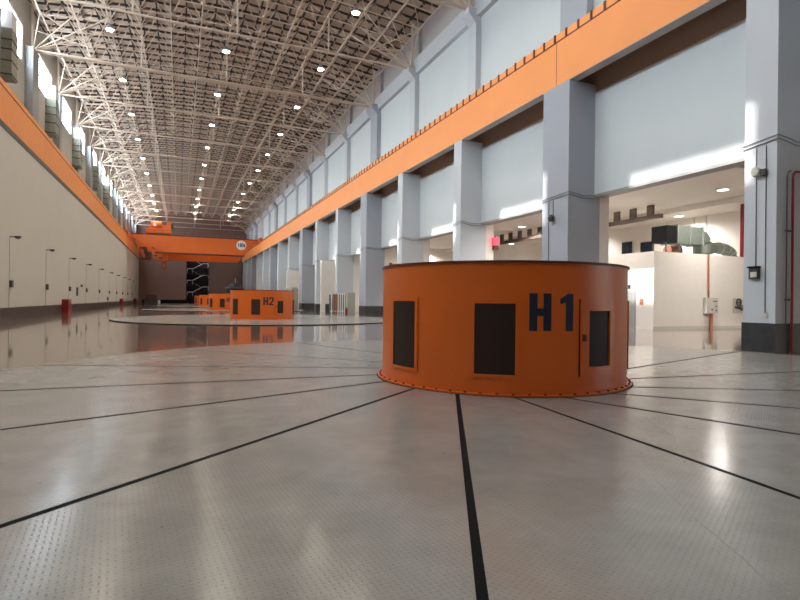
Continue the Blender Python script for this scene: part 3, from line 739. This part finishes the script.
MB().box(-9.3, 16.8, CY - .06, CY, 14.95, 15.12).build('top_flange', M['dark_red'], r)
t = MB().box(-6.6, -1.7, CY + .3, CY + 15, 15.4, 16.4).box(-5.9, -2.2, CY + 1, CY + 14, 16.4, 17.3)
t.build('trolley_frame', M['orange_crane'], r)
MB().lathe([(.75, -1.1), (.75, 1.1)], c=(-4.6, CY + 1.2, 17.3), axis='x', n=20).build('hoist_drum', M['orange_crane'], r, True)
MB().box(-2.6, -1.7, CY + .3, CY + 2.5, 16.4, 18.1).build('drive_box', M['orange_crane'], r)
MB().box(-1.7, -1.2, CY + .4, CY + 2, 16.6, 17.6).build('motor', M['dgrey'], r)
MB().lathe([(.35, -.2), (.35, .2)], c=(-4.9, CY + .1, 17.2), axis='y', n=16).build('work_light', M['offwhite'], r)
cb = MB().box(-7.4, -5.6, CY + .4, CY + 3, 9.6, 12.6); cb.build('operator_cabin', M['dark_red'], r)
cb = MB()
for i_ in range(14):
    x = -7.6 + random.random()*3.6; z = 9.7 + random.random()*2.4; cb.box(x, x + .3 + random.random()*.5, CY - .2, CY + .4, z, z + .2 + random.random()*.4)
cb.build('hanging_gear', M['dgrey'], r)
cb = MB()
for i_ in range(12):
    x = -7.8 + random.random()*4.2; z = 9.6 + random.random()*2.5; cb.box(x, x + .25 + random.random()*.4, CY - .35, CY + .4, z, z + .2 + random.random()*.5)
cb.box(-8.2, -7.9, CY - .3, CY + .4, 10.6, 14.0).box(-8.2, -3.6, CY - .1, CY + .3, 12.3, 12.5)
cb.build('cabin_frame', M['orange_crane'], r)
hk = MB().box(-4.2, -2.5, CY + 5, CY + 7, 9.6, 12.4); hk.tube([(-3.3, CY + 6, 9.7), (-3.3, CY + 6, 8.6), (-3.1, CY + 6, 8.2), (-2.8, CY + 6, 8.1), (-2.6, CY + 6, 8.4)], .25, 8)
hk.build('hook_block', M['orange_crane'], r)
rp = MB()
for dx in (-.5, -.2, .2, .5): rp.tube([(-3.1 + dx, CY + 6, 12.4), (-3.1 + dx, CY + 6, 15.5)], .04, 6)
rp.build('wire_rope', M['cable'], r)
sg = MB().lathe([(0, -.08), (1.10, -.08), (1.10, 0), (0, 0)], c=(13.1, CY, 13.65), axis='y', n=32).build('capacity_sign', M['white'], r)
cu = bpy.data.curves.new('t', 'FONT'); cu.body = '180t'; cu.size = 1.15; cu.align_x = 'CENTER'; cu.align_y = 'CENTER'; cu.extrude = .02; cu.offset = .035
to = bpy.data.objects.new('t', cu); COL.objects.link(to)
bpy.context.view_layer.update()
dg = bpy.context.evaluated_depsgraph_get()
me = bpy.data.meshes.new_from_object(to.evaluated_get(dg)); bpy.data.objects.remove(to)
me.transform(Matrix.Translation((13.1 - 3.5, -.10, 13.62 - BZ1)) @ Matrix.Rotation(PI/2, 4, 'X') @ Matrix.Scale(.85, 4, (1,0,0)))
me.materials.clear(); me.materials.append(M['navy'])
to = bpy.data.objects.new('sign_text', me); COL.objects.link(to); to.parent = sg; to['label'] = 'dark lettering on the round sign'

# ------------------------------------------------------------------ roof
X0, X1 = -11.2, 18.75
XC, HWD = (X0 + X1) / 2, (X1 - X0) / 2
def zdeck(x): return 24.9 + 1.0 * (1 - ((x - XC) / HWD) ** 2)
def zlow(x): return zdeck(x) - 1.75
NX = 13; xs = [X0 + (X1 - X0) * i / NX for i in range(NX + 1)]
dk = MB()
for i in range(NX):
    a, b_ = xs[i], xs[i+1]
    dk.add([(a, Y0, zdeck(a)), (b_, Y0, zdeck(b_)), (b_, Y1, zdeck(b_)), (a, Y1, zdeck(a)), (a, Y0, zdeck(a)+.2), (b_, Y0, zdeck(b_)+.2), (b_, Y1, zdeck(b_)+.2), (a, Y1, zdeck(a)+.2)],
           [(0,1,2,3),(7,6,5,4),(0,4,5,1),(2,6,7,3)])
ceil = struct('ceiling', dk, M['deck'])
YS = 14.0                                             # the frame in view starts here
pu = MB()
for i in range(2 * NX + 1):
    x = X0 + (X1 - X0) * i / (2 * NX); pu.bar((x, YS, zdeck(x) - .10), (x, Y1, zdeck(x) - .10), .10, .20)
y = YS; dy = 2.53 / 2
while y < Y1:
    for i in range(NX): pu.bar((xs[i], y, zdeck(xs[i]) - .24), (xs[i+1], y, zdeck(xs[i+1]) - .24), .10, .16)
    y += dy
o = pu.build('purlins', M['purlin'], ceil); o['kind'] = 'structure'
sf = MB(); B = .07
ny = int((Y1 - YS) / 2.53); ys = [YS + 2.53 * j for j in range(ny + 1)]
mid = [(xs[i] + xs[i+1]) / 2 for i in range(NX)]
for m_ in mid: sf.bar((m_, ys[0], zlow(m_)), (m_, ys[-1], zlow(m_)), .10)
for j in range(ny):
    yc = ys[j] + 1.265
    for i in range(NX - 1): sf.bar((mid[i], yc, zlow(mid[i])), (mid[i+1], yc, zlow(mid[i+1])), B)
    for i in range(NX):
        p = (mid[i], yc, zlow(mid[i]))
        for xx in (xs[i], xs[i+1]):
            for y_ in (ys[j], ys[j+1]): sf.bar(p, (xx, y_, zdeck(xx) - .2), B * .8)
o = sf.build('space_frame', M['steel'], ceil); o['kind'] = 'structure'
# tie rods, one per pillar line, with hangers and end struts
tiek = [k for k in KS if PK[k] > 25]
for q, k in enumerate(tiek):
    y = PK[k] + pw(k) / 2
    r = thing('roof_tie', 'pale steel tie rod with hangers under the roof, %s counting from the camera' % ORD[q], 'tie rod', (3.5, y, 20.9), 'tie rods across the hall')
    t = MB()
    for dy_ in ((-.16, .16) if wide(k) else (0,)):
        t.tube([(-11.2, y + dy_, 20.95), (3.5, y + dy_, 20.9), (18.0, y + dy_, 20.98)], .085, 8)
    t.build('rod', M['steel'], r)
    for x in (mid[3], mid[6], mid[9]):
        MB().tube([(x, y, 20.9), (x, y, zlow(x) + .05)], .065, 6).build('hanger', M['steel'], r)
    for x_end, sg_, idx in ((-10.9, 1, (0, 1, 2)), (17.9, -1, (12, 11, 10))):
        s = MB()
        for i in idx:
            for dy_ in (-1.9, 1.9): s.bar((x_end, y, 20.95), (mid[i], y + dy_, zlow(mid[i])), .07)
        s.bar((x_end, y, 20.95), (x_end - .05*sg_, y, 24.8), .16)
        s.bar((x_end, y, 20.95), (mid[idx[1]] + 2*sg_, y, zlow(mid[idx[1]])), .09)
        n_ = (mid[idx[1]] + sg_, y, 21.95)
        s.bar((x_end, y, 22.6), n_, .06)
        for i in idx:
            for dy_ in (-1.9, 1.9): s.bar(n_, (mid[i], y + dy_, zlow(mid[i])), .06)
        s.build('end_struts', M['steel'], r)

# ------------------------------------------------------------------ hall lamps
LZ = 22.0
rows = [('left', -5.1), ('middle', 3.4), ('right', 11.45)]
LYS = [35.6 + 10.03 * j for j in range(11)]
first = None
LIGHT_PTS = []
for nm, x in rows:
    for q, y in enumerate(LYS):
        lab = 'round warm ceiling lamp, %s from the camera in the %s row' % (ORD[q], nm)
        if first is None:
            first = thing('ceiling_lamp', lab, 'ceiling lamp', (x, y, LZ), 'ceiling lamps in three rows')
            MB().lathe([(.30, -.02), (.34, 0), (.22, .28), (.1, .42), (0, .42)], c=(x, y, LZ), n=18).build('housing', M['grey'], first, True)
            MB().lathe([(0, -.03), (.27, -.03), (.27, -.0), (0, 0)], c=(x, y, LZ - .01), n=18).build('lens', M['lens'], first)
            MB().tube([(x, y, LZ + .4), (x, y, LZ + 1.55)], .03, 6).build('rod', M['steel'], first)
        else: dup(first, (x, y, LZ), lab)
    for y in [35.6 - 10.03 * j for j in (1, 2)] + LYS: LIGHT_PTS.append((x, y))
LAMP_W = 850
for x, y in LIGHT_PTS:
    l = bpy.data.lights.new('hall_lamp_light', 'SPOT'); l.energy = LAMP_W; l.color = (1., .92, .79); l.spot_size = math.radians(142); l.spot_blend = .5; l.shadow_soft_size = .28
    o = bpy.data.objects.new('hall_lamp_light', l); COL.objects.link(o); o.location = (x, y, LZ - .15)
for x, y in ((28.5, 20.1), (34.3, 27.6), (25.0, 27.0), (21.6, 24.3), (28.6, 12.), (27.4, 37.5), (27.4, 49.), (34.3, 38.0), (28., 58.), (28., 66.), (28, 76), (28, 86), (28, 96), (28, 106), (28, 116), (28, 126)):  # one of these is the added fill behind the wide pillar
    l = bpy.data.lights.new('annex_light', 'SPOT'); l.energy = 1500; l.color = (1., .95, .89); l.spot_size = math.radians(165); l.spot_blend = .5; l.shadow_soft_size = .3
    o = bpy.data.objects.new('annex_light', l); COL.objects.link(o); o.location = (x, y, AZ - .5 if y > 50 else AZ - .12)

# ------------------------------------------------------------------ sun, sky
s = bpy.data.lights.new('sun', 'SUN'); s.energy = 24.0; s.angle = math.radians(.8); s.color = (1., .95, .86)
so = bpy.data.objects.new('sun', s); COL.objects.link(so)
dirv = Vector((1, -.049, -.497)).normalized()
so.rotation_euler = dirv.to_track_quat('-Z', 'Y').to_euler()
w = bpy.data.worlds.new('world'); SC.world = w; w.use_nodes = True
nt = w.node_tree; bg = nt.nodes['Background']
sky = nt.nodes.new('ShaderNodeTexSky'); sky.sky_type = 'NISHITA'; sky.sun_disc = False; sky.sun_elevation = math.radians(26); sky.sun_rotation = math.radians(-92)
nt.links.new(sky.outputs[0], bg.inputs[0]); bg.inputs[1].default_value = .35

# ------------------------------------------------------------------ camera
f_, pitch, roll, yaw = 520., .0013, .0121, -.4026
cp, sp_, cr_, sr_ = math.cos(pitch), math.sin(pitch), math.cos(roll), math.sin(roll)
A = Matrix(((1,0,0),(0,-sp_,cp),(0,cp,sp_))); Rr = Matrix(((cr_,sr_,0),(-sr_,cr_,0),(0,0,1)))
T = Matrix(((math.cos(yaw), math.sin(yaw), 0), (-math.sin(yaw), math.cos(yaw), 0), (0,0,1)))
Mh = Rr @ A @ T
cam = bpy.data.cameras.new('camera'); co = bpy.data.objects.new('camera', cam); COL.objects.link(co)
rt, upv, fw = Vector(Mh[0]), Vector(Mh[1]), Vector(Mh[2])
m4 = Matrix.Identity(4)
for i in range(3): m4[i][0], m4[i][1], m4[i][2] = rt[i], upv[i], -fw[i]
m4[0][3], m4[1][3], m4[2][3] = 0, 0, 1.4
co.matrix_world = m4
cam.sensor_width = 36; cam.lens = f_ / 800 * 36; cam.clip_end = 500; cam.clip_start = .05
SC.camera = co
for o in list(SC.objects):
    if '_loc' in o: del o['_loc']
vs_ = SC.view_settings
vs_.view_transform = 'Standard'; vs_.look = 'None'; vs_.gamma = 1; vs_.use_curve_mapping = False
vs_.exposure = 0.18
